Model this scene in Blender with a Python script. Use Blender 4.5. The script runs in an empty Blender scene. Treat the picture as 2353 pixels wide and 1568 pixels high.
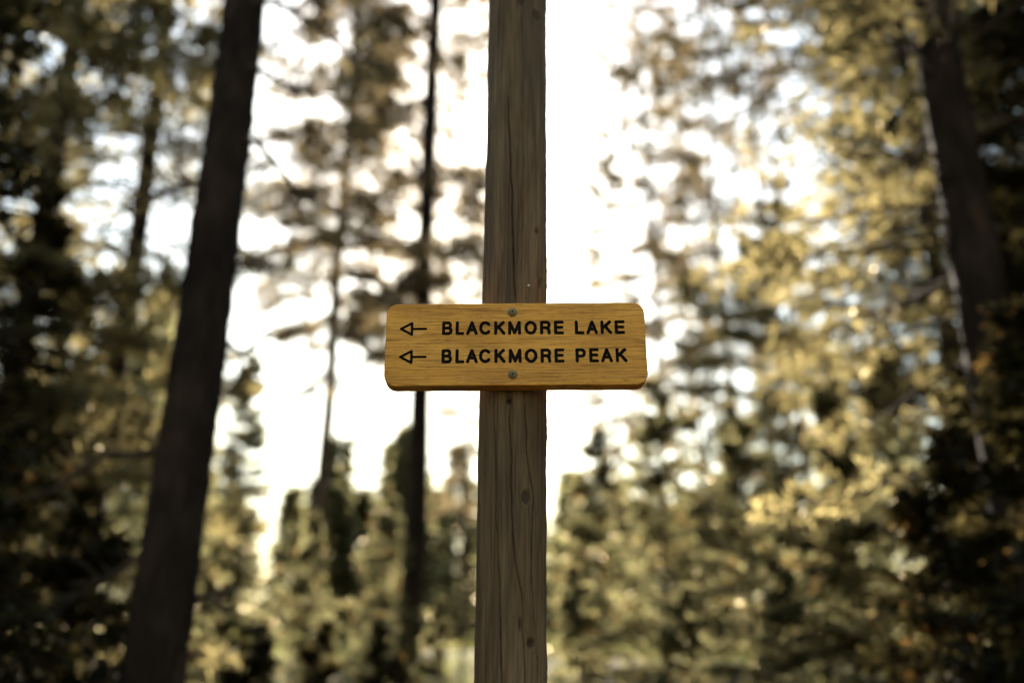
import bpy, math, random
import numpy as np

# ------------------------------------------------------------------ camera, sky, sun, exposure
scene = bpy.context.scene
COL = scene.collection
TILT = math.radians(20.9)
EYE = 1.5
cam_data = bpy.data.cameras.new('camera')
cam_data.lens = 35.0
cam_data.sensor_width = 36.0
cam_data.clip_start = 0.05
cam_data.clip_end = 2000.0
cam_data.dof.use_dof = True
cam_data.dof.focus_distance = 1.765
cam_data.dof.aperture_fstop = 1.35
cam_data.dof.aperture_blades = 0
cam = bpy.data.objects.new('camera', cam_data)
COL.objects.link(cam)
cam.location = (0, 0, EYE)
cam.rotation_euler = (math.radians(90) + TILT, 0, 0)
scene.camera = cam

SUN_EL, SUN_AZ = math.radians(32.8), math.radians(-2.9)      # azimuth from +Y towards +X
world = bpy.data.worlds.new('World')
scene.world = world
world.use_nodes = True
wn = world.node_tree
bg = wn.nodes['Background']
sky = wn.nodes.new('ShaderNodeTexSky')
sky.sky_type = 'NISHITA'
sky.sun_disc = False
sky.sun_elevation = SUN_EL
sky.sun_rotation = SUN_AZ
sky.air_density = 2.0
sky.dust_density = 0.7
sky.ozone_density = 0.5
wn.links.new(sky.outputs[0], bg.inputs[0])
bg.inputs[1].default_value = 0.06

sun_data = bpy.data.lights.new('sun', 'SUN')
sun_data.energy = 5.0
sun_data.angle = math.radians(0.53)
sun_data.color = (1.0, 0.90, 0.75)
sun = bpy.data.objects.new('sun', sun_data)
COL.objects.link(sun)
# the lamp shines along its -Z: its +Z has to point at the sun
sun.rotation_euler = (math.radians(90) - SUN_EL, 0, math.pi - SUN_AZ)
sun.location = (-2, 30, 22)

scene.view_settings.view_transform = 'Standard'
scene.view_settings.look = 'None'
scene.view_settings.gamma = 1.0
scene.view_settings.exposure = 2.45
scene.cycles.use_denoising = True
scene.cycles.max_bounces = 2
scene.cycles.diffuse_bounces = 2
scene.cycles.sample_clamp_indirect = 8.0
scene.cycles.adaptive_threshold = 0.015

# ------------------------------------------------------------------ helpers
CT, ST = math.cos(TILT), math.sin(TILT)


def ray(px, py):
    """pixel of a 2352x1568 picture -> (x per metre of Y, z per metre of Y) from the eye."""
    u, v = (px - 1176) / 2287.0, (784 - py) / 2287.0
    dy = CT - v * ST
    return u / dy, (ST + v * CT) / dy


def mesh_np(name, verts, faces, mat=None, smooth=False, attrs=None):
    verts = np.asarray(verts, dtype=np.float32)
    faces = np.asarray(faces, dtype=np.int32)
    me = bpy.data.meshes.new(name)
    k = faces.shape[1]
    me.vertices.add(len(verts))
    me.vertices.foreach_set('co', verts.ravel())
    me.loops.add(faces.size)
    me.loops.foreach_set('vertex_index', faces.ravel())
    me.polygons.add(len(faces))
    me.polygons.foreach_set('loop_start', np.arange(0, faces.size, k, dtype=np.int32))
    me.polygons.foreach_set('loop_total', np.full(len(faces), k, dtype=np.int32))
    if smooth:
        me.polygons.foreach_set('use_smooth', np.ones(len(faces), dtype=bool))
    if attrs:
        for an, av in attrs.items():
            a = me.attributes.new(an, 'FLOAT', 'POINT')
            a.data.foreach_set('value', np.asarray(av, dtype=np.float32))
    me.update()
    me.validate()
    if mat:
        me.materials.append(mat)
    return me


def link(name, me, parent=None, loc=(0, 0, 0), rot=(0, 0, 0), scale=(1, 1, 1)):
    o = bpy.data.objects.new(name, me)
    COL.objects.link(o)
    o.parent = parent
    o.location = loc
    o.rotation_euler = rot
    o.scale = scale
    return o


def tag(o, label=None, cat=None, group=None, kind=None):
    for k, v in (('label', label), ('category', cat), ('group', group), ('kind', kind)):
        if v:
            o[k] = v
    return o


def vnoise(shape, cells, rng):
    """smooth value noise on a grid of the given shape (rows, cols) with cells=(rows, cols) lattice cells."""
    g = rng.standard_normal((cells[0] + 2, cells[1] + 2))
    r = np.linspace(0, cells[0], shape[0])
    c = np.linspace(0, cells[1], shape[1])
    ri, ci = np.minimum(r.astype(int), cells[0] - 1), np.minimum(c.astype(int), cells[1] - 1)
    rf, cf = r - ri, c - ci
    rf, cf = rf * rf * (3 - 2 * rf), cf * cf * (3 - 2 * cf)
    a = g[ri][:, ci] * (1 - cf) + g[ri][:, ci + 1] * cf
    b = g[ri + 1][:, ci] * (1 - cf) + g[ri + 1][:, ci + 1] * cf
    return a * (1 - rf[:, None]) + b * rf[:, None]


def grid_faces(nr, nc, wrap=False):
    r, c = np.meshgrid(np.arange(nr - 1), np.arange(nc if wrap else nc - 1), indexing='ij')
    c2 = (c + 1) % nc
    return np.stack([r * nc + c, r * nc + c2, (r + 1) * nc + c2, (r + 1) * nc + c], -1).reshape(-1, 4)


# ------------------------------------------------------------------ materials
def new_mat(name):
    m = bpy.data.materials.new(name)
    m.use_nodes = True
    nt = m.node_tree
    return m, nt, nt.nodes['Principled BSDF']


def node(nt, kind, **inp):
    n = nt.nodes.new(kind)
    for k, v in inp.items():
        n.inputs[k.replace('_', ' ')].default_value = v
    return n


def ramp(nt, src, stops):
    n = nt.nodes.new('ShaderNodeValToRGB')
    els = n.color_ramp.elements
    while len(els) < len(stops):
        els.new(0.5)
    for e, (p, c) in zip(els, stops):
        e.position = p
        e.color = (*c, 1) if len(c) == 3 else c
    nt.links.new(src, n.inputs[0])
    return n


def mapping(nt, scale, src='Object', loc=(0, 0, 0)):
    tc = nt.nodes.new('ShaderNodeTexCoord')
    mp = nt.nodes.new('ShaderNodeMapping')
    mp.inputs['Scale'].default_value = scale
    mp.inputs['Location'].default_value = loc
    nt.links.new(tc.outputs[src], mp.inputs[0])
    return mp.outputs[0]


def mixrgb(nt, a, b, fac, mode='MIX'):
    n = nt.nodes.new('ShaderNodeMix')
    n.data_type = 'RGBA'
    n.blend_type = mode
    for sock, v in ((n.inputs[0], fac), (n.inputs[6], a), (n.inputs[7], b)):
        if isinstance(v, bpy.types.NodeSocket):
            nt.links.new(v, sock)
        elif isinstance(v, (int, float)):
            sock.default_value = v
        else:
            sock.default_value = (*v, 1)
    return n.outputs[2]


def noise(nt, vec, scale=1.0, detail=4.0, rough=0.55, dist=0.0):
    n = nt.nodes.new('ShaderNodeTexNoise')
    n.inputs['Scale'].default_value = scale
    n.inputs['Detail'].default_value = detail
    n.inputs['Roughness'].default_value = rough
    n.inputs['Distortion'].default_value = dist
    nt.links.new(vec, n.inputs['Vector'])
    return n.outputs['Fac']


def bump(nt, bsdf, h, strength, dist):
    b = nt.nodes.new('ShaderNodeBump')
    b.inputs['Strength'].default_value = strength
    b.inputs['Distance'].default_value = dist
    nt.links.new(h, b.inputs['Height'])
    nt.links.new(b.outputs[0], bsdf.inputs['Normal'])


def make_oak():
    m, nt, p = new_mat('oiled_oak')
    bands = noise(nt, mapping(nt, (3.0, 1, 42)), 1.0, 3, 0.5, 0.6)
    c1 = ramp(nt, bands, [(0.25, (0.40, 0.178, 0.022)), (0.5, (0.55, 0.256, 0.034)), (0.75, (0.65, 0.335, 0.056))])
    grain = noise(nt, mapping(nt, (10, 20, 460), loc=(3, 0, 1)), 1.0, 3, 0.6, 0.25)
    g = ramp(nt, grain, [(0.34, (0.30, 0.23, 0.17)), (0.50, (1, 1, 1)), (1.0, (1.12, 1.1, 1.05))])
    c2 = mixrgb(nt, c1.outputs[0], g.outputs[0], 0.85, 'MULTIPLY')
    pores = noise(nt, mapping(nt, (55, 60, 900), loc=(0, 0, 7)), 1.0, 2, 0.5)
    pr = ramp(nt, pores, [(0.34, (0.45, 0.36, 0.3)), (0.44, (1, 1, 1))])
    c3 = mixrgb(nt, c2, pr.outputs[0], 0.7, 'MULTIPLY')
    fleck = noise(nt, mapping(nt, (14, 30, 60), loc=(11, 2, 3)), 1.0, 5, 0.7)
    fr = ramp(nt, fleck, [(0.60, (0, 0, 0)), (0.75, (1, 1, 1))])
    c4 = mixrgb(nt, c3, (0.56, 0.33, 0.12), fr.outputs[0])
    worn = noise(nt, mapping(nt, (5, 5, 9), loc=(2, 7, 5)), 1.0, 5, 0.65, 0.5)
    wr = ramp(nt, worn, [(0.3, (0.72, 0.68, 0.62)), (0.55, (1, 1, 1)), (0.75, (1.08, 1.1, 1.2))])
    c5 = mixrgb(nt, c4, wr.outputs[0], 0.9, 'MULTIPLY')
    specks = noise(nt, mapping(nt, (90, 90, 130), loc=(5, 1, 8)), 1.0, 3, 0.6)
    sr = ramp(nt, specks, [(0.27, (0.3, 0.25, 0.2)), (0.33, (1, 1, 1))])
    c6 = mixrgb(nt, c5, sr.outputs[0], 0.8, 'MULTIPLY')
    nt.links.new(c6, p.inputs['Base Color'])
    p.inputs['Roughness'].default_value = 0.6
    p.inputs['Specular IOR Level'].default_value = 0.25
    bump(nt, p, pores, 0.25, 0.0012)
    return m


def make_post_wood():
    m, nt, p = new_mat('weathered_pine_pole')
    big = noise(nt, mapping(nt, (14, 14, 2.2)), 1.0, 4, 0.6, 0.5)
    c1 = ramp(nt, big, [(0.25, (0.038, 0.023, 0.011)), (0.5, (0.084, 0.053, 0.027)), (0.75, (0.165, 0.112, 0.062))])
    gr = noise(nt, mapping(nt, (190, 190, 5.5), loc=(1, 4, 2)), 1.0, 4, 0.65, 0.4)
    g = ramp(nt, gr, [(0.32, (0.42, 0.38, 0.34)), (0.52, (1, 1, 1)), (0.75, (1.3, 1.27, 1.24))])
    c2 = mixrgb(nt, c1.outputs[0], g.outputs[0], 0.9, 'MULTIPLY')
    rust = noise(nt, mapping(nt, (30, 30, 3), loc=(9, 9, 2)), 1.0, 5, 0.7)
    rr = ramp(nt, rust, [(0.55, (0, 0, 0)), (0.72, (1, 1, 1))])
    c3 = mixrgb(nt, c2, (0.14, 0.075, 0.034), rr.outputs[0])
    at = nt.nodes.new('ShaderNodeAttribute')
    at.attribute_name = 'knot'
    c4 = mixrgb(nt, c3, (0.028, 0.018, 0.011), at.outputs['Fac'])
    nt.links.new(c4, p.inputs['Base Color'])
    p.inputs['Roughness'].default_value = 0.8
    p.inputs['Specular IOR Level'].default_value = 0.2
    bump(nt, p, gr, 0.5, 0.0015)
    return m


def make_plain(name, col, rough=0.7, metal=0.0, nscale=60.0, var=0.35, spec=0.3, bmp=0.0):
    m, nt, p = new_mat(name)
    f = noise(nt, mapping(nt, (1, 1, 1)), nscale, 4, 0.6)
    lo = tuple(c * (1 - var) for c in col)
    hi = tuple(min(1, c * (1 + var)) for c in col)
    c = ramp(nt, f, [(0.3, lo), (0.7, hi)])
    nt.links.new(c.outputs[0], p.inputs['Base Color'])
    p.inputs['Roughness'].default_value = rough
    p.inputs['Metallic'].default_value = metal
    p.inputs['Specular IOR Level'].default_value = spec
    if bmp:
        bump(nt, p, f, bmp, 0.02)
    return m


def make_leaf(name, face, through, share=0.5, gloss=0.025):
    """thin needle sprays: what they reflect, and the light that comes through them; 'tint' varies from spray to spray
    (each colour list runs dark, light, dead)."""
    m, nt, p = new_mat(name)
    nt.nodes.remove(p)
    at = nt.nodes.new('ShaderNodeAttribute')
    at.attribute_name = 'tint'
    c = ramp(nt, at.outputs['Fac'], [(0.0, face[0]), (0.8, face[1]), (0.93, face[1]), (1.0, face[2])])
    t = ramp(nt, at.outputs['Fac'], [(0.0, through[0]), (0.8, through[1]), (0.93, through[1]), (1.0, through[2])])
    d = nt.nodes.new('ShaderNodeBsdfDiffuse')
    tr = nt.nodes.new('ShaderNodeBsdfTranslucent')
    gl = nt.nodes.new('ShaderNodeBsdfGlossy')
    gl.inputs['Roughness'].default_value = 0.25
    gl.inputs['Color'].default_value = (1.0, 0.86, 0.6, 1)
    nt.links.new(c.outputs[0], d.inputs['Color'])
    nt.links.new(t.outputs[0], tr.inputs['Color'])
    mx = nt.nodes.new('ShaderNodeMixShader')
    mx.inputs[0].default_value = share
    nt.links.new(d.outputs[0], mx.inputs[1])
    nt.links.new(tr.outputs[0], mx.inputs[2])
    m2 = nt.nodes.new('ShaderNodeMixShader')
    m2.inputs[0].default_value = gloss
    nt.links.new(mx.outputs[0], m2.inputs[1])
    nt.links.new(gl.outputs[0], m2.inputs[2])
    nt.links.new(m2.outputs[0], nt.nodes['Material Output'].inputs['Surface'])
    return m


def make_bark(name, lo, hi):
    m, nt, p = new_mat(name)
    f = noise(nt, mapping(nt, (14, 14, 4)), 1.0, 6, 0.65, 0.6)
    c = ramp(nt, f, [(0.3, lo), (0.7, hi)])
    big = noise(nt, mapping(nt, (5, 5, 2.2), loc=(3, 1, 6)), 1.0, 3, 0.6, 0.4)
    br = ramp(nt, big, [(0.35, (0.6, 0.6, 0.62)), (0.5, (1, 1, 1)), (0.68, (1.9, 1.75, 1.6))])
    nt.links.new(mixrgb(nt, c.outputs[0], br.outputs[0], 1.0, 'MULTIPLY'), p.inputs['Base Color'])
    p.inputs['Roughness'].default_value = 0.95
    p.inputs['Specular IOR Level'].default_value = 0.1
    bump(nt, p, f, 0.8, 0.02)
    return m


def make_ground():
    m, nt, p = new_mat('forest_floor')
    f = noise(nt, mapping(nt, (1, 1, 1)), 0.45, 6, 0.65)
    c = ramp(nt, f, [(0.35, (0.035, 0.024, 0.013)), (0.52, (0.075, 0.055, 0.028)), (0.66, (0.085, 0.085, 0.03))])
    g = noise(nt, mapping(nt, (1, 1, 1)), 9.0, 6, 0.7)
    r = ramp(nt, g, [(0.3, (0.5, 0.5, 0.5)), (0.7, (1.25, 1.2, 1.1))])
    nt.links.new(mixrgb(nt, c.outputs[0], r.outputs[0], 1.0, 'MULTIPLY'), p.inputs['Base Color'])
    p.inputs['Roughness'].default_value = 0.95
    p.inputs['Specular IOR Level'].default_value = 0.1
    bump(nt, p, g, 0.8, 0.05)
    return m


OAK, POST_WOOD = make_oak(), make_post_wood()
PAINT = make_plain('routed_letter_paint', (0.006, 0.0045, 0.004), 0.85, 0, 300, 0.4, spec=.12)
STEEL = make_plain('weathered_zinc', (0.17, 0.13, 0.06), 0.6, 0.3, 400, 0.4)
DARK_STEEL = make_plain('dark_socket_steel', (0.03, 0.026, 0.02), 0.6, 0.6, 400, 0.3)
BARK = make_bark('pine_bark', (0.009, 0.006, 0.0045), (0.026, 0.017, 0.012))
BARK_PALE = make_bark('lodgepole_bark', (0.045, 0.032, 0.022), (0.12, 0.085, 0.058))
TWIG = make_bark('dead_twig', (0.03, 0.022, 0.016), (0.075, 0.055, 0.04))
LEAF_GOLD = make_leaf('pine_needles', [(.014, .011, .004), (.046, .037, .015), (.10, .055, .018)], [(.03, .023, .008), (.60, .49, .21), (.50, .27, .08)])
LEAF_GREEN = make_leaf('spruce_needles', [(.014, .012, .005), (.046, .041, .018), (.09, .055, .02)], [(.03, .027, .011), (.68, .62, .29), (.48, .29, .10)])
LEAF_GREY = make_leaf('dry_pine_needles', [(.026, .019, .010), (.058, .043, .024), (.10, .056, .024)], [(.12, .09, .05), (.50, .38, .20), (.50, .28, .11)], gloss=.015)
LEAF_SHADED = make_leaf('shaded_needles', [(.010, .009, .004), (.034, .030, .013), (.06, .035, .012)], [(.012, .010, .004), (.10, .080, .026), (.20, .11, .03)], share=.4, gloss=.012)  # darker needles: the shade of the side trees is put into their colour
GRASS = make_leaf('grass_blades', [(.04, .05, .012), (.10, .10, .03), (.14, .10, .035)], [(.14, .16, .04), (.32, .32, .10), (.40, .30, .11)])
GROUND = make_ground()


# ------------------------------------------------------------------ the ground
def ground_h(x, y):
    x, y = np.asarray(x, float), np.asarray(y, float)
    t = np.clip((y - 4.5) / 13.0, 0, 1)
    h = 2.5 * t * t * (3 - 2 * t)
    h = h + np.clip(y - 14, 0, 60) * 0.045
    h = h + 0.10 * np.sin(x * 0.8 + 1.3) * np.sin(y * 0.55) * np.clip((np.hypot(x, y) - 1) / 4, 0, 1)
    h = h + 0.25 * np.sin(x * 0.21 + 0.4) * np.sin(y * 0.17 + 1.0) * np.clip((np.hypot(x, y) - 3) / 8, 0, 1)
    return h


def build_ground():
    def axis(lo, hi):
        near = np.arange(-30, 60.01, 0.6)
        a = np.concatenate([np.linspace(lo, -31, 24), near, np.linspace(61, hi, 30)])
        return a
    xs, ys = axis(-600, 600), axis(-400, 900)
    Y, X = np.meshgrid(ys, xs, indexing='ij')
    V = np.stack([X, Y, ground_h(X, Y)], -1).reshape(-1, 3)
    o = link('ground', mesh_np('ground', V, grid_faces(len(ys), len(xs)), GROUND, True))
    tag(o, 'brown forest floor rising gently behind the signpost', kind='structure')


build_ground()

# ------------------------------------------------------------------ the post
SIGN_Y = 1.641                       # front face of the board
SIGN_C = (0.0065, SIGN_Y, EYE + 0.3803 * SIGN_Y - 0.0012)
POST_FRONT = SIGN_Y + 0.0335
POST_HALF = 0.0605


def post_z(py):
    return EYE + ray(1176, py)[1] * POST_FRONT


def build_post():
    rng = np.random.default_rng(5)
    zmin, zmax = -0.5, 3.55
    zs = np.concatenate([np.linspace(zmin, 1.44, 60), np.arange(1.45, 3.08, 0.0038), np.linspace(3.09, zmax, 40)])
    # a rounded section with a flatter face to the front, sampled finely there
    fr = np.linspace(-0.5, 0.5, 150)
    a_front = fr * math.pi * 1.06
    a_back = np.linspace(math.pi * 0.53, math.pi * 1.47, 62)[1:-1]
    ang = np.concatenate([a_front, a_back])         # 0 = straight at the camera (-Y)
    n = 2.08
    ca, sa = np.cos(ang), np.sin(ang)
    rad = 1.0 / (np.abs(ca) ** n + np.abs(sa) ** n) ** (1 / n)
    Z, A = np.meshgrid(zs, ang, indexing='ij')
    R0 = np.broadcast_to(rad, Z.shape) * POST_HALF
    lump = vnoise(Z.shape, (34, 8), rng) * 0.0006 + vnoise(Z.shape, (9, 5), rng) * 0.0012
    grain = vnoise(Z.shape, (40, 95), rng) * 0.0002 + vnoise(Z.shape, (16, 45), rng) * 0.00025
    R = R0 + lump + grain
    # frac runs 0..1 over the visible width of the post
    X0 = R0 * np.sin(A)
    frac = np.where(np.cos(A) > -0.2, (X0 / POST_HALF + 1) / 2, -9)
    depth = np.zeros_like(R)
    knot = np.zeros_like(R)

    def crack(pts, w, d, seed):
        zz = np.array([post_z(p[0]) for p in pts])
        ff = np.array([p[1] for p in pts])
        r2 = np.random.default_rng(seed)
        wob = np.interp(zs, np.linspace(zs[0], zs[-1], 160), r2.standard_normal(160)) * 0.006
        c = np.interp(zs, zz, ff) + wob
        prof = np.clip((zs - zz[0]) / 0.06, 0, 1) * np.clip((zz[-1] - zs) / 0.06, 0, 1)
        prof = prof * (0.75 + 0.35 * np.abs(np.interp(zs, np.linspace(zs[0], zs[-1], 90), r2.standard_normal(90))).clip(0, 1.3))
        dist = np.abs(frac - c[:, None]) * 2 * POST_HALF
        ww = (w * np.sqrt(np.clip(prof, 0.0, 1)))[:, None] + 1e-6
        return np.clip(1 - dist / ww, 0, 1) ** 0.6 * d * np.clip(prof, 0, 1.2)[:, None]

    def d_(y):   # pixel row of the close-up below the sign
        return (1080 + y / 1.8475) * 0.8127

    def u_(y):   # pixel row of the close-up above the sign
        return (y / 1.7825) * 0.8127

    cr = [
        ([(u_(1600), .52), (u_(1520), .51), (u_(1250), .47), (u_(1000), .44), (u_(850), .41), (u_(600), .37), (u_(420), .36)], .0022, .012),
        ([(u_(1600), .62), (u_(1400), .60), (u_(1150), .60), (u_(900), .59)], .0012, .004),
        ([(u_(1600), .90), (u_(1380), .86), (u_(1200), .88), (u_(1000), .90), (u_(700), .92), (u_(300), .91)], .0013, .005),
        ([(u_(1600), .12), (u_(1450), .11), (u_(1300), .13)], .0012, .005),
        ([(u_(700), .66), (u_(400), .64), (u_(150), .63), (u_(-200), .62)], .0011, .003),
        ([(u_(500), .24), (u_(250), .25), (u_(-100), .22)], .0010, .003),
        ([(d_(1750), .40), (d_(1568), .38), (d_(1150), .34), (d_(850), .29), (d_(600), .265), (d_(100), .215), (d_(20), .21)], .0018, .010),
        ([(d_(1800), .68), (d_(1500), .69), (d_(1300), .66), (d_(1100), .65), (d_(950), .56), (d_(700), .49), (d_(400), .48), (d_(200), .44), (d_(60), .46)], .0018, .010),
        ([(d_(1900), .88), (d_(1500), .87), (d_(1300), .84), (d_(1050), .78), (d_(800), .78), (d_(640), .81), (d_(570), .80), (d_(500), .77), (d_(350), .70), (d_(80), .67), (d_(10), .67)], .0021, .012),
        ([(d_(900), .67), (d_(680), .66), (d_(590), .60), (d_(500), .61), (d_(300), .60)], .0013, .006),
        ([(d_(1700), .14), (d_(1200), .13), (d_(700), .10), (d_(250), .09)], .0012, .005),
        ([(d_(1700), .25), (d_(1300), .22), (d_(1000), .20)], .0012, .005),
        ([(d_(1750), .56), (d_(1300), .52), (d_(1000), .46), (d_(850), .42)], .0014, .006),
        ([(d_(420), .36), (d_(200), .34), (d_(60), .33)], .0012, .005),
        ([(d_(480), .88), (d_(250), .85), (d_(40), .86)], .0013, .005),
        ([(d_(1500), .94), (d_(1100), .93), (d_(800), .95)], .0013, .005),
    ]
    major = (0, 6, 7, 8)
    for i, (pts, w, d) in enumerate(cr):
        depth += crack(pts, w * (.72 if i in major else .6), d * (1.0 if i in major else .4), 100 + i)
    # knots and holes: (row, frac, half width, half height, sink, ring)
    for (py, f, rx, rz, sink, ring) in [
            (d_(597), .70, .0075, .0115, .0030, 1), (d_(1357), .77, .0060, .0072, .0060, 0),
            (d_(95), .43, .0048, .0052, .0100, 0), (u_(1400), .89, .004, .009, .003, 1),
            (u_(1145), .84, .0045, .0055, .003, 1), (u_(10), .56, .007, .009, .003, 1), (u_(60), .82, .008, .012, .002, 1),
            (d_(1260), .62, .0022, .010, .004, 0), (u_(1497), .67, .002, .003, .002, 0)]:
        zc = post_z(py)
        q = np.sqrt(((frac - f) * 2 * POST_HALF / rx) ** 2 + ((Z - zc) / rz) ** 2)
        core = np.clip(1.25 - q, 0, 0.5) / 0.5
        depth += core * sink
        if ring:
            depth -= np.exp(-((q - 1.35) / 0.35) ** 2) * 0.0012
            depth += np.exp(-((q - 1.0) / 0.12) ** 2) * 0.0022
        knot = np.maximum(knot, core * (0.95 if sink > .005 else 0.7))
    # frayed right edge
    edge = np.exp(-((frac - 1.0) / 0.02) ** 2)
    R = R - depth + edge * vnoise(Z.shape, (260, 3), rng) * 0.0003
    XX = R * np.sin(A)
    YY = -R * np.cos(A)
    V = np.stack([XX, YY, Z], -1)
    nr, nc = Z.shape
    verts = V.reshape(-1, 3)
    faces = grid_faces(nr, nc, True)
    me = mesh_np('wooden_post', verts, faces, POST_WOOD, True, {'knot': knot.ravel()})
    # close the top with a low weathered cone
    root = link('wooden_post', me)
    tag(root, 'weathered grey-brown round wooden post carrying the trail sign', 'post')
    # lean: the axis passes x=.003 at the height of the sign
    lean = math.radians(0.62)
    zc = SIGN_C[2]
    root.rotation_euler = (0, lean, 0)
    root.location = (0.0035 - math.sin(lean) * zc, POST_FRONT + POST_HALF, 0)
    cap_v = np.concatenate([V[-1], [[0, 0, zmax + 0.012]]])
    cap_f = np.stack([np.arange(nc), (np.arange(nc) + 1) % nc, np.full(nc, nc)], -1)
    link('top_end_grain', mesh_np('top_end_grain', cap_v, cap_f, POST_WOOD, False, {'knot': np.zeros(nc + 1)}), root)
    # a pale chip of wood and a scrap of staple, stuck in the face above the sign
    for (py, f, w, h) in [(u_(1435), .71, .0035, .0028), (u_(1498), .03, .0016, .0045)]:
        x = (f * 2 - 1) * POST_HALF
        yy = -POST_HALF * (1 - abs(x / POST_HALF) ** n) ** (1 / n) - 0.0015
        z = post_z(py)
        vv = np.array([(-w, 0, -h * .4), (-w * .2, -.002, -h), (w, 0, -h * .2), (w * .5, -.002, h), (-w * .6, 0, h * .7), (0, .004, 0)]) + (x, yy, z)
        ff = [(0, 1, 2), (0, 2, 3), (0, 3, 4), (0, 5, 1), (1, 5, 2), (2, 5, 3), (3, 5, 4), (4, 5, 0)]
        link('wood_chip', mesh_np('wood_chip', vv, ff, CHIP), root)


CHIP = make_plain('pale_splinter', (0.5, 0.42, 0.33), 0.8, 0, 200, 0.2)
build_post()


# ------------------------------------------------------------------ the sign
def arc(cx, cy, rx, ry, a0, a1, n=12):
    t = np.radians(np.linspace(a0, a1, n))
    return [(cx + rx * math.cos(a), cy + ry * math.sin(a)) for a in t]


# strokes run in a box 0..1 by 0..1 through the middle of the router's path
GLYPHS = {
    'B': [[(0, 0), (0, 1), (.62, 1)] + arc(.62, .76, .30, .24, 90, -90) + [(0, .52)],
          [(.62, .52)] + arc(.66, .26, .34, .26, 90, -90) + [(0, 0)]],
    'L': [[(0, 1), (0, 0), (1, 0)]],
    'A': [[(0, 0), (.5, 1), (1, 0)], [(.2, .33), (.8, .33)]],
    'C': [arc(.5, .5, .5, .5, 42, 318, 26)],
    'K': [[(0, 0), (0, 1)], [(.92, 1), (0, .36)], [(.34, .60), (1, 0)]],
    'M': [[(0, 0), (.03, 1), (.5, .04), (.97, 1), (1, 0)]],
    'O': [arc(.5, .5, .5, .5, 0, 360, 34)],
    'R': [[(0, 0), (0, 1), (.6, 1)] + arc(.64, .745, .34, .255, 90, -90) + [(0, .49)], [(.62, .49), (.9, .34), (.97, 0)]],
    'E': [[(1, 1), (0, 1), (0, 0), (1, 0)], [(0, .52), (.92, .52)]],
    'P': [[(0, 0), (0, 1), (.6, 1)] + arc(.64, .72, .36, .28, 90, -90) + [(0, .44)]],
}
W, H, THICK, RC = 0.460, 0.1545, 0.034, 0.021
ROWS = [
    dict(mid=1191.5, width=2097, y=.0296, h=.0262, text='BLACKMORE LAKE',
         ext=[(597, 683), (707, 778), (792, 887), (897, 998), (1018, 1110), (1130, 1237), (1262, 1365), (1389, 1478), (1502, 1583), None,
              (1670, 1748), (1763, 1857), (1878, 1972), (1992, 2076)], arrow=(243, 365, 478)),
    dict(mid=1189, width=2122, y=-.0232, h=.0266, text='BLACKMORE PEAK',
         ext=[(587, 673), (700, 774), (785, 882), (890, 993), (1015, 1107), (1130, 1237), (1260, 1365), (1389, 1478), (1502, 1583), None,
              (1672, 1757), (1783, 1862), (1878, 1975), (1997, 2092)], arrow=(230, 355, 468)),
]
STROKE = 0.0029          # half width of a routed stroke


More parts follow.
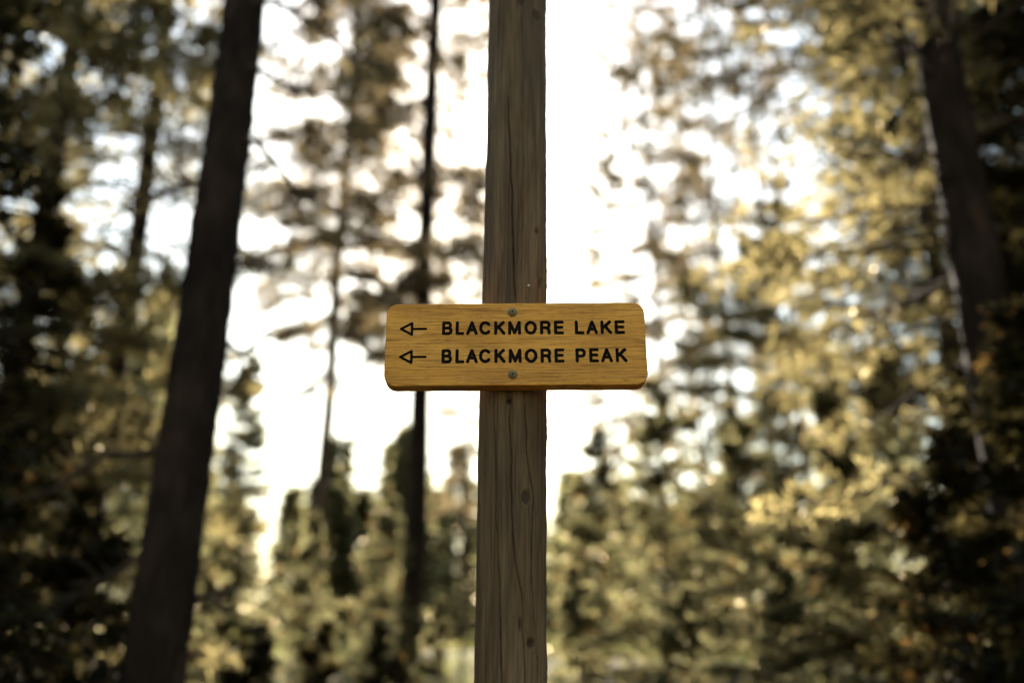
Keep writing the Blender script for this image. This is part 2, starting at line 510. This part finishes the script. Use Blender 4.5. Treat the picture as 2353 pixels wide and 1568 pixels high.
def build_sign():
    rng = np.random.default_rng(11)
    marks = []           # (name, list of polylines in sign coordinates)
    for row in ROWS:
        k = W / row['width']
        # arrow
        tip, side, end = [(v - row['mid']) * k for v in row['arrow']]
        s = STROKE * 0.8
        y0, hh = row['y'] - .0008, .0132 - s
        marks.append(('arrow', [[(tip + 2.2 * s, y0), (side - s, y0 + hh), (side - s, y0 - hh), (tip + 2.2 * s, y0)], [(side - s, y0), (end - s, y0)]], s))
        for ch, e in zip(row['text'], row['ext']):
            if e is None:
                continue
            x0, x1 = (e[0] - row['mid']) * k + STROKE, (e[1] - row['mid']) * k - STROKE
            yb, yt = row['y'] - row['h'] / 2 + STROKE, row['y'] + row['h'] / 2 - STROKE
            marks.append(('letter', [[(x0 + (x1 - x0) * px, yb + (yt - yb) * py) for px, py in st] for st in GLYPHS[ch]], STROKE))
    step = 0.0007
    xs, ys = np.linspace(-W / 2, W / 2, int(W / step)), np.linspace(-H / 2, H / 2, int(H / step))
    nc, nr = len(xs), len(ys)
    X, Yv = np.meshgrid(xs, ys)
    # signed distance to each mark (negative inside), evaluated in its own window
    sd = np.full(X.shape, 9.0)
    owner = np.full(X.shape, -1, dtype=int)
    for mi, (nm, lines, hw) in enumerate(marks):
        P = np.array([p for l in lines for p in l])
        c0, c1 = np.searchsorted(xs, [P[:, 0].min() - .005, P[:, 0].max() + .005])
        r0, r1 = np.searchsorted(ys, [P[:, 1].min() - .005, P[:, 1].max() + .005])
        gx, gy = X[r0:r1, c0:c1], Yv[r0:r1, c0:c1]
        best = np.full(gx.shape, 9.0)
        for l in lines:
            for (ax, ay), (bx, by) in zip(l[:-1], l[1:]):
                dx, dy = bx - ax, by - ay
                t = np.clip(((gx - ax) * dx + (gy - ay) * dy) / max(dx * dx + dy * dy, 1e-12), 0, 1)
                best = np.minimum(best, np.hypot(gx - ax - t * dx, gy - ay - t * dy))
        best -= hw
        win = sd[r0:r1, c0:c1]
        m = best < win
        win[m] = best[m]
        owner[r0:r1, c0:c1][m] = mi
    # snap the vertices next to an outline onto it, for clean routed edges
    gy_, gx_ = np.gradient(np.clip(sd, -1, .004), ys, xs)
    gl = np.hypot(gx_, gy_) + 1e-9
    near = (np.abs(sd) < step * 0.55)
    X = X - np.where(near, sd * gx_ / gl, 0)
    Yv = Yv - np.where(near, sd * gy_ / gl, 0)
    sd = np.where(near, 0, sd)
    # rounded outline with a slightly uneven hand-sanded edge
    over = np.clip(np.abs(Yv) - (H / 2 - RC), 0, RC)
    wy = W / 2 - (RC - np.sqrt(np.maximum(RC * RC - over * over, 0)))
    wav = np.interp(ys, np.linspace(-H / 2, H / 2, 9), rng.standard_normal(9) * 0.0002)[:, None]
    XX = X * (wy / (W / 2)) + wav * np.clip((np.abs(X) - W * .45) / (W * .05), 0, 1) * np.sign(X)
    way = np.interp(xs, np.linspace(-W / 2, W / 2, 15), rng.standard_normal(15) * 0.0002)[None, :]
    YY = Yv + way * np.clip((np.abs(Yv) - H * .4) / (H * .1), 0, 1)
    # distance to the outline, for the eased front edge
    qx, qy = np.abs(X * (wy / (W / 2))) - (W / 2 - RC), np.abs(Yv) - (H / 2 - RC)
    dedge = -(np.hypot(np.maximum(qx, 0), np.maximum(qy, 0)) + np.minimum(np.maximum(qx, qy), 0) - RC)
    b = 0.0018
    ease = np.where(dedge < b, b - np.sqrt(np.maximum(b * b - (b - np.clip(dedge, 0, b)) ** 2, 0)), 0)
    groove = np.where(sd < 0, 0.0030 * np.sqrt(np.clip(1 - (1 + sd / STROKE).clip(0, 1) ** 2, 0, 1)) + 0.0006, 0)
    relief = vnoise(X.shape, (140, 26), rng) * 0.00010 + vnoise(X.shape, (60, 9), rng) * 0.00010
    D = ease + groove + np.where(sd > 0, relief, 0)
    root = bpy.data.objects.new('trail_sign', None)
    COL.objects.link(root)
    root.empty_display_size = 0.1
    root.location = SIGN_C
    root.rotation_euler = (0, math.radians(-0.42), 0)
    tag(root, 'honey-coloured oak trail sign with dark routed arrows and lettering, screwed to the post', 'sign')
    V = np.stack([XX, D, YY], -1).reshape(-1, 3)
    F = grid_faces(nr, nc)
    fsd = np.sum(sd.ravel()[F] < 0, axis=1) + 0
    fo = owner.ravel()[F].max(axis=1)
    inside = (fsd > 0) & (fo >= 0)
    # board: the front that is not routed, the sides and the back
    bl = np.concatenate([np.arange(nc), np.arange(1, nr) * nc + nc - 1, (nr - 1) * nc + np.arange(nc - 2, -1, -1), np.arange(nr - 2, 0, -1) * nc])
    loop = V[bl]
    cen = np.array([0, 0, 0.0])
    rings = [loop]
    for dd, inset in ((THICK - 0.003, 0), (THICK, 0.003)):
        q = loop.copy()
        q[:, 1] = dd
        L = np.hypot(q[:, 0], q[:, 2])[:, None]
        q[:, [0, 2]] *= (1 - inset / L)
        rings.append(q)
    base = len(V)
    nb = len(bl)
    VV = np.concatenate([V] + rings + [[[0, THICK, 0]]])
    rf = []
    idx = np.arange(nb)
    nxt = (idx + 1) % nb
    for i in range(2):
        rf.append(np.stack([base + i * nb + idx, base + (i + 1) * nb + idx, base + (i + 1) * nb + nxt, base + i * nb + nxt], -1))
    last = base + 2 * nb
    tri = np.stack([last + idx, np.full(nb, len(VV) - 1), np.full(nb, len(VV) - 1), last + nxt], -1)
    quads = np.concatenate([F[~inside]] + rf)
    # drop unused vertices
    def compact(verts, faces):
        u, inv = np.unique(faces, return_inverse=True)
        return verts[u], inv.reshape(faces.shape)
    bv, bf = compact(VV, quads)
    me = mesh_np('board', bv, bf, OAK, True)
    link('board', me, root)
    bv, bf = compact(VV, tri[:, [0, 1, 3]])
    link('back_face', mesh_np('back_face', bv, bf, OAK), root)
    for mi, (nm, lines, hw) in enumerate(marks):
        f = F[inside & (fo == mi)]
        lv, lf = compact(V, f)
        c = lv.mean(axis=0)
        link(nm, mesh_np(nm, lv - c, lf, PAINT, True), root, loc=tuple(c))
    # the two screws: washer, dome head, star socket
    def lathe(prof, n=28):
        a = np.linspace(0, 2 * math.pi, n, endpoint=False)
        v = np.array([[(r * math.cos(t), y, r * math.sin(t)) for t in a] for r, y in prof]).reshape(-1, 3)
        return v, grid_faces(len(prof), n, True)
    for (x, z, turn) in ((-.0053, .0590, .3), (-.0056, -.0580, .9)):
        v, f = lathe([(.0040, .004), (.0083, .003), (.0085, -.0005), (.0081, -.0014), (.0060, -.0017), (.0052, -.0024)])
        s = link('screw', mesh_np('screw_washer', v, f, STEEL, True), root, loc=(x, 0, z), rot=(0, turn, 0))
        v, f = lathe([(.0056, -.0012), (.0057, -.0028), (.0050, -.0038), (.0030, -.0045), (.0026, -.0046), (.0024, -.0020), (.0001, -.0018)])
        link('screw_head', mesh_np('screw_head', v, f, STEEL, True), s)
        v = []
        for j in range(12):
            r = .0027 if j % 2 == 0 else .0019
            t = j * math.pi / 6
            v.append((r * math.cos(t), -.0030, r * math.sin(t)))
        v.append((0, -.0024, 0))
        link('socket', mesh_np('socket', v, [(j, (j + 1) % 12, 12) for j in range(12)], DARK_STEEL), s)


build_sign()


# ------------------------------------------------------------------ trees
def tube(path, radii, n=6, rng=None, rough=0.0):
    path = np.asarray(path, float)
    radii = np.asarray(radii, float)
    m = len(path)
    tan = np.gradient(path, axis=0)
    tan /= np.linalg.norm(tan, axis=1)[:, None] + 1e-9
    ref = np.where(np.abs(tan[:, 2:3]) > 0.9, np.array([[1.0, 0, 0]]), np.array([[0, 0, 1.0]]))
    s = np.cross(tan, ref)
    s /= np.linalg.norm(s, axis=1)[:, None] + 1e-9
    t = np.cross(tan, s)
    a = np.linspace(0, 2 * math.pi, n, endpoint=False)
    r = radii[:, None] * np.ones(n)
    if rough and rng is not None:
        r = r * (1 + rng.standard_normal((m, n)) * rough)
    v = path[:, None, :] + r[..., None] * (np.cos(a)[None, :, None] * s[:, None, :] + np.sin(a)[None, :, None] * t[:, None, :])
    return v.reshape(-1, 3), grid_faces(m, n, True)


class Soup:
    def __init__(self):
        self.v, self.f, self.n = [], [], 0

    def add(self, v, f):
        self.v.append(v)
        self.f.append(np.asarray(f) + self.n)
        self.n += len(v)

    def mesh(self, name, mat, smooth=True):
        return mesh_np(name, np.concatenate(self.v), np.concatenate(self.f), mat, smooth)


def sprays(cen, dirs, length, width, rng):
    """one diamond-shaped face per spray of needles."""
    n = len(cen)
    d = dirs / (np.linalg.norm(dirs, axis=1)[:, None] + 1e-9)
    r = rng.standard_normal((n, 3))
    s = np.cross(d, r)
    s /= np.linalg.norm(s, axis=1)[:, None] + 1e-9
    L, Wd = length[:, None], width[:, None]
    v = np.stack([cen, cen + d * L * .45 + s * Wd * .5, cen + d * L, cen + d * L * .5 - s * Wd * .5], 1)
    return v.reshape(-1, 3), np.arange(4 * n).reshape(n, 4)


def crown(seed, H, base, R, nb, droop=0.15, rise=0.25, taper=0.9, twigs=14, per=8, leaf=(.07, .12), wid=(.010, .022),
          tufted=False, gap=0.0, mat=None, bare=0.25, az_bias=None, rmin=.12, skip=None, whorl=0.0):
    """limbs and needle sprays of one conifer that stands on z=0. Returns (limb mesh, needle mesh)."""
    rng = np.random.default_rng(seed)
    limbs = Soup()
    C, Dr, Le, Wi, Ti = [], [], [], [], []
    for i in range(nb):
        q = (i + rng.random()) / nb
        z = base + (H - base) * q * 0.985
        if whorl:
            z = base + round((z - base) / whorl) * whorl + rng.standard_normal() * whorl * .33
            q = min(max((z - base) / (H - base), 0), .99)
        prof = (1 - q) ** taper
        L = R * (rmin + (1 - rmin) * prof) * (0.6 + 0.6 * rng.random())
        if q < 0.08:
            L *= 0.75
        if az_bias is None:
            az = rng.random() * 2 * math.pi
        else:
            az = az_bias[0] + rng.standard_normal() * az_bias[1]
        if skip and skip[0] < z < skip[1] and math.cos(az - skip[2]) > skip[3]:
            continue
        hd = np.array([math.cos(az), math.sin(az), 0])
        sd = np.array([-math.sin(az), math.cos(az), 0])
        m = 8
        s = np.linspace(0, 1, m)
        bend = rng.standard_normal() * 0.12
        zz = rise * s * (1 - 0.4 * q) - droop * (1 - q * .6) * 2.0 * s ** 2 + droop * .9 * s ** 4 + q * .35 * s
        path = np.outer(s, hd) * L + np.outer(s ** 2 * bend, sd) * L
        path[:, 2] = z + zz * L
        limbs.add(*tube(path, np.interp(s, [0, 1], [0.011 * L ** .7 + .005, 0.002]), 4))
        if rng.random() < gap:
            continue
        tint_b = rng.random() * .5
        for k in range(twigs):
            t = bare + (1 - bare) * (k + rng.random()) / twigs
            p = np.array([np.interp(t, s, path[:, j]) for j in range(3)])
            tl = L * 0.36 * (1.08 - t) * (0.6 + .8 * rng.random()) + .05
            side = 1 if k % 2 else -1
            td = hd * (0.5 + 0.4 * rng.random()) + sd * side * (0.7 + .3 * rng.random()) + np.array([0, 0, rng.standard_normal() * .22 - .08])
            td /= np.linalg.norm(td)
            if tl > .12:
                e = p + td * tl
                limbs.add(*tube([p, p + td * tl * .5, e], [.0035, .0028, .0012], 3))
            if tufted:
                nt_ = max(1, int(per / 7))
                for w in range(nt_):
                    c0 = p + td * tl * (1 - .75 * (w + rng.random() * .6) / nt_) + rng.standard_normal(3) * .02
                    m_ = 8
                    dd = td * .8 + rng.standard_normal((m_, 3)) * .75 + np.array([0, 0, .25])
                    C.append(np.repeat(c0[None], m_, 0) + rng.standard_normal((m_, 3)) * .012)
                    Dr.append(dd)
                    Le.append(rng.uniform(*leaf, m_))
                    Wi.append(rng.uniform(*wid, m_))
                    Ti.append(np.clip((tint_b + rng.random() * .55) ** 1.4 + rng.standard_normal(m_) * .04, 0, .9 if rng.random() > .05 else 1))
            else:
                u = rng.random(per)
                C.append(p + np.outer(u * tl, td) + rng.standard_normal((per, 3)) * .008)
                dd = td * .7 + rng.standard_normal((per, 3)) * .45 + np.array([0, 0, -.05])
                Dr.append(dd)
                Le.append(rng.uniform(*leaf, per))
                Wi.append(rng.uniform(*wid, per))
                Ti.append(np.clip((tint_b + rng.random(per) * .55) ** 2.3, 0, .9) if rng.random() > .04 else np.ones(per))
    C, Dr, Le, Wi, Ti = map(np.concatenate, (C, Dr, Le, Wi, Ti))
    v, f = sprays(C, Dr, Le, Wi, rng)
    nm = mesh_np('needles', v, f, mat, False, {'tint': np.repeat(Ti, 4)})
    return limbs.mesh('limbs', TWIG), nm


def trunk_mesh(seed, H, d0, d1, mat, n=14, wob=0.02, rings=40, flare=0.25):
    rng = np.random.default_rng(seed)
    s = np.linspace(0, 1, rings)
    x = np.interp(s, np.linspace(0, 1, 9), rng.standard_normal(9)) * wob
    y = np.interp(s, np.linspace(0, 1, 9), rng.standard_normal(9)) * wob
    x, y = x - x[0], y - y[0]
    r = (d0 + (d1 - d0) * s) / 2 * (1 + flare * np.exp(-s * H / .35))
    path = np.stack([x, y, s * H - 0.25], -1)
    v, f = tube(path, r, n, rng, 0.035)
    return mesh_np('trunk', v, f, mat, True)


def place_tree(name, label, cat, ratio, Y, meshes, trunk, rotz=0.0, scale=1.0, group=None, sink=0.0, lean=(0, 0)):
    x = ratio * Y
    root = bpy.data.objects.new(name, None)
    COL.objects.link(root)
    root.empty_display_size = 0.3
    root.location = (x, Y, float(ground_h(x, Y)) - sink)
    root.rotation_euler = (lean[0], lean[1], rotz)
    root.scale = (scale,) * 3
    tag(root, label, cat, group)
    if trunk:
        link('trunk', trunk, root)
    if meshes:
        tag(link('limbs', meshes[0], root), kind='stuff')
        tag(link('crown', meshes[1], root), kind='stuff')
    return root


# templates that several trees share
BIG = dict(leaf=(.08, .13), wid=(.013, .027), tufted=True, mat=LEAF_GOLD)
PINE_A = crown(21, 14, 2.6, 2.1, 150, droop=.26, rise=.08, taper=.5, twigs=18, per=21, gap=.06, whorl=.42, **BIG)
PINE_B = crown(22, 13, 1.2, 1.9, 150, droop=.30, rise=.10, taper=.5, twigs=18, per=21, gap=.05, whorl=.40, **BIG)
PINE_C = crown(23, 12, 0.6, 1.9, 160, droop=.34, rise=.10, taper=.55, twigs=18, per=21, whorl=.38, **BIG)
THIN = dict(leaf=(.08, .14), wid=(.016, .032), tufted=True, mat=LEAF_GREY)
THIN_A = crown(31, 17, 4.2, 1.8, 175, droop=.30, rise=.05, taper=.35, twigs=17, per=28, gap=.12, skip=(6.9, 8.9, 0, .2), **THIN)
THIN_B = crown(32, 18, 5.0, 1.4, 175, droop=.34, rise=.02, taper=.35, twigs=17, per=28, gap=.15, **THIN)
WISPY = crown(33, 19, 4.0, 1.35, 130, droop=.28, rise=.0, taper=.4, twigs=14, per=14, leaf=(.11, .19), wid=(.025, .046), tufted=True, mat=LEAF_GREY, gap=.42, whorl=.5)
SPR = dict(mat=LEAF_GREEN, bare=.08, rmin=.06)
SPRUCE_A = crown(41, 6.0, .15, 1.05, 200, droop=.20, rise=.12, taper=.9, twigs=14, per=9, leaf=(.07, .13), wid=(.020, .040), whorl=.24, mat=LEAF_GREEN, bare=.05, rmin=.14)
SPRUCE_B = crown(42, 4.0, .10, 1.20, 100, droop=.18, rise=.14, taper=1.0, twigs=14, per=9, leaf=(.06, .11), wid=(.015, .032), whorl=.26, **SPR)
SPRUCE_C = crown(43, 8.0, .2, 1.35, 170, droop=.20, rise=.10, taper=.95, twigs=14, per=12, leaf=(.10, .16), wid=(.025, .045), **SPR)
FIR_A = crown(44, 9.0, .2, 1.55, 210, whorl=.33, droop=.26, rise=.06, taper=.85, twigs=15, per=11, leaf=(.08, .14), wid=(.020, .040), mat=LEAF_SHADED, bare=.1, rmin=.05)
FIR_B = crown(45, 3.0, .05, 1.0, 80, whorl=.24, droop=.16, rise=.12, taper=.95, twigs=13, per=10, leaf=(.07, .12), wid=(.018, .036), mat=LEAF_SHADED, bare=.1, rmin=.1)
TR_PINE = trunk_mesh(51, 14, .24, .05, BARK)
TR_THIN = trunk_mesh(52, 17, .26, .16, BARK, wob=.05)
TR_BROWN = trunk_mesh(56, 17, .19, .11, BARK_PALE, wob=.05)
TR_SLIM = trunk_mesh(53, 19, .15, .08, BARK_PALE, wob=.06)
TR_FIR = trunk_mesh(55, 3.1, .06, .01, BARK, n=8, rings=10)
TR_SPRUCE = {id(SPRUCE_A): trunk_mesh(54, 6.1, .10, .01, BARK, n=8, rings=16), id(SPRUCE_B): trunk_mesh(57, 4.1, .08, .01, BARK, n=8, rings=14),
             id(SPRUCE_C): trunk_mesh(58, 8.1, .13, .01, BARK, n=8, rings=18), id(FIR_A): trunk_mesh(59, 9.1, .15, .01, BARK, n=8, rings=20),
             id(FIR_B): TR_FIR}
TR_SMALL = trunk_mesh(60, 7.1, .11, .02, BARK_PALE, n=8, rings=16)


def near_trunk_left():
    """the big dark trunk beside the signpost, its crown above the picture, a few dead branches low down."""
    Y, ratio = 5.0, -0.3375
    rng = np.random.default_rng(61)
    H = 15.0
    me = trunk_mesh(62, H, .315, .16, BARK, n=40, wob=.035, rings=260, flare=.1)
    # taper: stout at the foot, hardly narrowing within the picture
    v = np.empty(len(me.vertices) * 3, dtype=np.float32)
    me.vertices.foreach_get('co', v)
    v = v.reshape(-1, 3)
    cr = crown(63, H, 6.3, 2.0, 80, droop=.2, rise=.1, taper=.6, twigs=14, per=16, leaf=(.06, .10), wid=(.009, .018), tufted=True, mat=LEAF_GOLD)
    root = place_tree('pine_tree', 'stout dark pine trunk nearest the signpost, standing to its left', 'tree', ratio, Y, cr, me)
    for (z, az, L, up) in [(4.65, .15, .85, -.75), (5.6, -.1, .95, -.6), (3.4, .3, .45, .2), (2.85, 3.3, .8, -.5), (4.4, 3.0, .7, -.4), (2.3, 2.9, .6, -.55), (5.2, .2, .5, -.3), (3.9, .1, .35, -.2), (2.0, .2, .3, .1)]:
        s = np.linspace(0, 1, 9)
        hd = np.array([math.cos(az), math.sin(az), 0])
        p = np.outer(s * L, hd)
        p[:, 2] = z + up * L * s ** 1.6
        p[:, 1] += np.interp(s, np.linspace(0, 1, 5), rng.standard_normal(5)) * .04
        p[:, 2] += np.interp(s, np.linspace(0, 1, 5), rng.standard_normal(5)) * .05
        sp = Soup()
        sp.add(*tube(p, np.interp(s, [0, 1], [.024, .009]), 5))
        for k in range(11):
            q = p[2 + k % 7]
            d = hd * .6 + rng.standard_normal(3) * .6
            e = q + d * .16
            sp.add(*tube([q, (q + e) / 2 + rng.standard_normal(3) * .01, e], [.008, .006, .003], 3))
        link('dead_branch', sp.mesh('dead_branch', TWIG), root)


near_trunk_left()

def bough(root, seed, z0, z1, L, nb, az, spread, mat=LEAF_GOLD):
    """a few long boughs that reach out of the crown to one side; heights and lengths in metres of the tree."""
    me = crown(seed, z1, z0, L, nb, droop=.10, rise=.02, taper=.1, twigs=26, per=21, leaf=(.09, .15), wid=(.016, .032), tufted=True,
               mat=mat, az_bias=(az - root.rotation_euler.z, spread), bare=.2)
    b = tag(link('bough', me[0], root), kind='stuff')
    tag(link('bough_needles', me[1], b), kind='stuff')


# right-hand stand
place_tree('pine_tree', 'tall dark-trunked pine on the far right whose trunk climbs through golden foliage', 'tree', .515, 5.8,
           crown(25, 14, 1.8, 1.9, 150, droop=.26, rise=.12, taper=.5, twigs=15, per=14, skip=(0, 4.4, -1.57, -.1), **BIG),
           trunk_mesh(71, 14, .38, .16, BARK, n=24, wob=.03, rings=120))
place_tree('pine_tree', 'golden backlit pine filling the gap between the open sky and the right dark trunk', 'tree', .475, 8.5, PINE_C, TR_PINE, rotz=2.1, scale=.95)
place_tree('fir_tree', 'shadowy fir at the right edge of the picture beyond the dark trunk', 'tree', .66, 6.4, FIR_A, TR_PINE, rotz=4.0)
t = place_tree('pine_tree', 'pine with an outstretched dark bough high to the right of the post', 'tree', .52, 9.5, PINE_A, TR_PINE, rotz=1.0)
bough(t, 201, 7.3, 8.6, 4.0, 10, math.radians(184), .14, LEAF_SHADED)
place_tree('pine_tree', 'pine seen behind the golden foliage on the right, partly hidden', 'tree', .50, 11.5, PINE_B, TR_PINE, rotz=3.2)
place_tree('pine_tree', 'smaller pine behind the sunlit spruces, right of the sign', 'tree', .30, 14.0, PINE_C, TR_PINE, rotz=3.9, scale=.62)

# left-hand stand
place_tree('pine_tree', 'backlit pine between the shadowy left edge and the stout dark trunk', 'tree', -.53, 7.0, PINE_C, TR_PINE, rotz=.9, scale=.95)
place_tree('fir_tree', 'shadowy fir at the left edge of the picture, its shade put into the needle colour', 'tree', -.74, 5.0, FIR_A, trunk_mesh(72, 9, .17, .02, BARK, n=18, rings=80), rotz=2.2)
place_tree('pine_tree', 'golden pine close behind the stout dark trunk, its foliage catching light', 'tree', -.425, 8.4,
           crown(26, 11.5, 1.2, 1.5, 120, droop=.30, rise=.10, taper=.45, twigs=17, per=21, gap=.22, whorl=.45, leaf=(.09, .15), wid=(.018, .034), tufted=True, mat=LEAF_GOLD),
           TR_PINE)
place_tree('pine_tree', 'tall pine glimpsed behind the shadowy fir at the left edge', 'tree', -.60, 11.0, PINE_A, TR_PINE, rotz=5.1)

# the middle distance
place_tree('pine_tree', 'slender dark pine trunk rising behind the left arrows of the sign', 'tree', -.10, 12.0, THIN_A, TR_THIN)
place_tree('pine_tree', 'thin brown pine midway between the stout trunk and the sign', 'tree', -.195, 14.0, THIN_B, TR_BROWN, rotz=1.7)
place_tree('pine_tree', 'very thin pine with drooping twigs just off the right end of the sign', 'tree', .155, 20.0, WISPY, TR_SLIM, rotz=2.9)
place_tree('pine_tree', 'second very thin pine to the right of the sign, in the bright gap', 'tree', .231, 18.0, WISPY, TR_SLIM, rotz=.2, scale=.95)
place_tree('pine_tree', 'thin trunk showing close to the left side of the lower post', 'tree', -.048, 16.0, WISPY, TR_SLIM, rotz=4.2, scale=.46)
place_tree('spruce_tree', 'pale pointed conifer tip seen just right of the upper post', 'tree', .108, 26.0, WISPY, TR_SLIM, rotz=1.2, scale=.82)
place_tree('pine_tree', 'lacy thin pine between the two very thin trunks right of the sign', 'tree', .192, 25.0, WISPY, TR_SLIM, rotz=5.3)
place_tree('pine_tree', 'lacy thin pine at the edge of the golden foliage, right of the bright gap', 'tree', .285, 21.0, WISPY, TR_SLIM, rotz=3.5)

SMALL = crown(24, 7.0, .8, 1.2, 85, droop=.22, rise=.12, taper=.6, twigs=12, per=14, leaf=(.10, .17), wid=(.020, .040), tufted=True, mat=LEAF_GOLD, gap=.38, bare=.15)
for (label, ratio, Y, sc, rz) in [
        ('small loose pine showing through the gap beyond the right end of the sign', .20, 16.5, .95, .6),
        ('small loose pine between the two very thin trunks and the golden pine', .265, 15.0, .98, 2.0)]:
    place_tree('pine_tree', label, 'tree', ratio, Y, SMALL, TR_SMALL, rotz=rz, scale=sc)

# young spruces
for (label, ratio, Y, tpl, sc, rz) in [
        ('young spruce with a sharp tip in the sky gap right of the stout trunk', -.276, 16.0, SPRUCE_A, .80, .3),
        ('bright young spruce directly right of the lower post', .085, 10.0, SPRUCE_B, .84, 1.1),
        ('tall bright young spruce below the right end of the sign', .15, 11.0, SPRUCE_B, .98, 2.3),
        ('sunlit young spruce halfway between the post and the right edge', .235, 9.5, SPRUCE_B, .88, 3.1),
        ('low sunlit spruce against the right side of the post near its foot', .065, 7.6, SPRUCE_B, .56, 3.9),
        ('low sunlit spruce in front of the tall bright young spruce', .165, 7.2, SPRUCE_B, .52, .4),
        ('low sunlit spruce left of the brownish young spruce', .265, 7.2, SPRUCE_B, .56, 2.6),
        ('low spruce close to the left side of the post near its foot', -.072, 9.0, SPRUCE_B, .46, 1.4),
        ('brownish young spruce under the golden pine on the right', .33, 8.5, SPRUCE_A, .60, 4.0),
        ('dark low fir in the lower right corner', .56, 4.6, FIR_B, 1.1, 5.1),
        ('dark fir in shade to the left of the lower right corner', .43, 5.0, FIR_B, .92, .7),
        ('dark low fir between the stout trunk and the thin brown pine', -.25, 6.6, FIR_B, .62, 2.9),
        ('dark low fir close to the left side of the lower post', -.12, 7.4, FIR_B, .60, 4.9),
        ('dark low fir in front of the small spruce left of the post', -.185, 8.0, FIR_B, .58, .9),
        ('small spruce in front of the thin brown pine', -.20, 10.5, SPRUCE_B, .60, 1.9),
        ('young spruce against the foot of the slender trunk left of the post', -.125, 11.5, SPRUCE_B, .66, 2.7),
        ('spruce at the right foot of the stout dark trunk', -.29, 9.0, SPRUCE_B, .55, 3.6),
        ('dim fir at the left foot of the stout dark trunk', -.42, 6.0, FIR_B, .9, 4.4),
        ('tall dense fir added behind the lower right corner to shade it', .53, 7.2, FIR_A, .62, 1.5),  # added to cast shade over the low firs in front
        ('tall dense fir added behind the lower left corner to shade it', -.52, 6.4, FIR_A, .55, 2.5),  # likewise put in for its shade on the left corner
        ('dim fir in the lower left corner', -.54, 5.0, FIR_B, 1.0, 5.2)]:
    fir = tpl in (FIR_A, FIR_B)
    place_tree('young_fir' if fir else 'young_spruce', label, 'tree', ratio, Y, tpl, TR_SPRUCE[id(tpl)], rotz=rz, scale=sc,
               group='young firs in the shade' if fir else 'young spruces under the pines')


# ------------------------------------------------------------------ the far wood and the undergrowth
def far_wood():
    rng = np.random.default_rng(81)
    VV, FF, TT, n = [], [], [], 0

    def add(x, Y, H, R, m, ls, ws, low=0.0):
        nonlocal n
        g = float(ground_h(x, Y))
        q = low + (1 - low) * rng.random(m) ** .8
        ph = rng.random() * 6
        rr = R * (1 - (q - low) / (1 - low)) ** 1.15 * np.sqrt(rng.random(m)) * (0.7 + .5 * np.abs(np.sin(q * H * 3.2 + ph)))
        a = rng.random(m) * 2 * math.pi
        c = np.stack([x + rr * np.cos(a), Y + rr * np.sin(a), g + q * H], -1)
        d = np.stack([np.cos(a), np.sin(a), -.25 + rng.standard_normal(m) * .3], -1)
        v, f = sprays(c, d, rng.uniform(*ls, m), rng.uniform(*ws, m), rng)
        VV.append(v)
        FF.append(f + n)
        n += len(v)
        TT.append(np.repeat(np.clip(rng.random() * .5 + rng.random(m) * .5, 0, .95) ** 2.2, 4))

    for i in range(160):                         # the slope ahead
        Y = rng.uniform(22, 62)
        x = rng.uniform(-.75, .75) * Y
        H = rng.uniform(.09, .16) * Y + 1.5
        if abs(x / Y) > .33:
            H *= 1.8
        add(x, Y, H, H * rng.uniform(.13, .20), 900, (.3, .6), (.10, .22))
    for i in range(44):                          # the same wood goes on unseen beside the path, put in to block side light
        a = math.radians(rng.uniform(44, 125)) * (1 if rng.random() < .5 else -1)
        r = rng.uniform(6.5, 26)
        x, Y = r * math.sin(a), r * math.cos(a)
        H = rng.uniform(8, 13)
        add(x, Y, H, rng.uniform(1.4, 2.1), 1100, (.3, .6), (.10, .22), low=.08)
    o = link('far_wood', mesh_np('far_wood', np.concatenate(VV), np.concatenate(FF), LEAF_GREEN, False, {'tint': np.concatenate(TT)}))
    tag(o, 'blurred wood of small conifers on the slope behind everything', 'wood', kind='stuff')


def undergrowth():
    rng = np.random.default_rng(91)
    m = 26000
    Y = rng.uniform(5, 24, m)
    x = rng.uniform(-.62, .62, m) * Y
    clump = np.sin(x * 2.1 + 1) * np.sin(Y * 1.7) + np.sin(x * .9 + Y * .7)
    keep = clump + rng.standard_normal(m) * .5 > -.1
    x, Y = x[keep], Y[keep]
    m = len(x)
    c = np.stack([x, Y, ground_h(x, Y) - .01], -1)
    d = rng.standard_normal((m, 3)) * .45
    d[:, 2] = 1
    v, f = sprays(c, d, rng.uniform(.12, .38, m), rng.uniform(.012, .03, m), rng)
    o = link('grass', mesh_np('grass', v, f, GRASS, False, {'tint': np.repeat(rng.random(m), 4)}))
    tag(o, 'tall grass and low growth on the forest floor', 'grass', kind='stuff')


far_wood()
undergrowth()
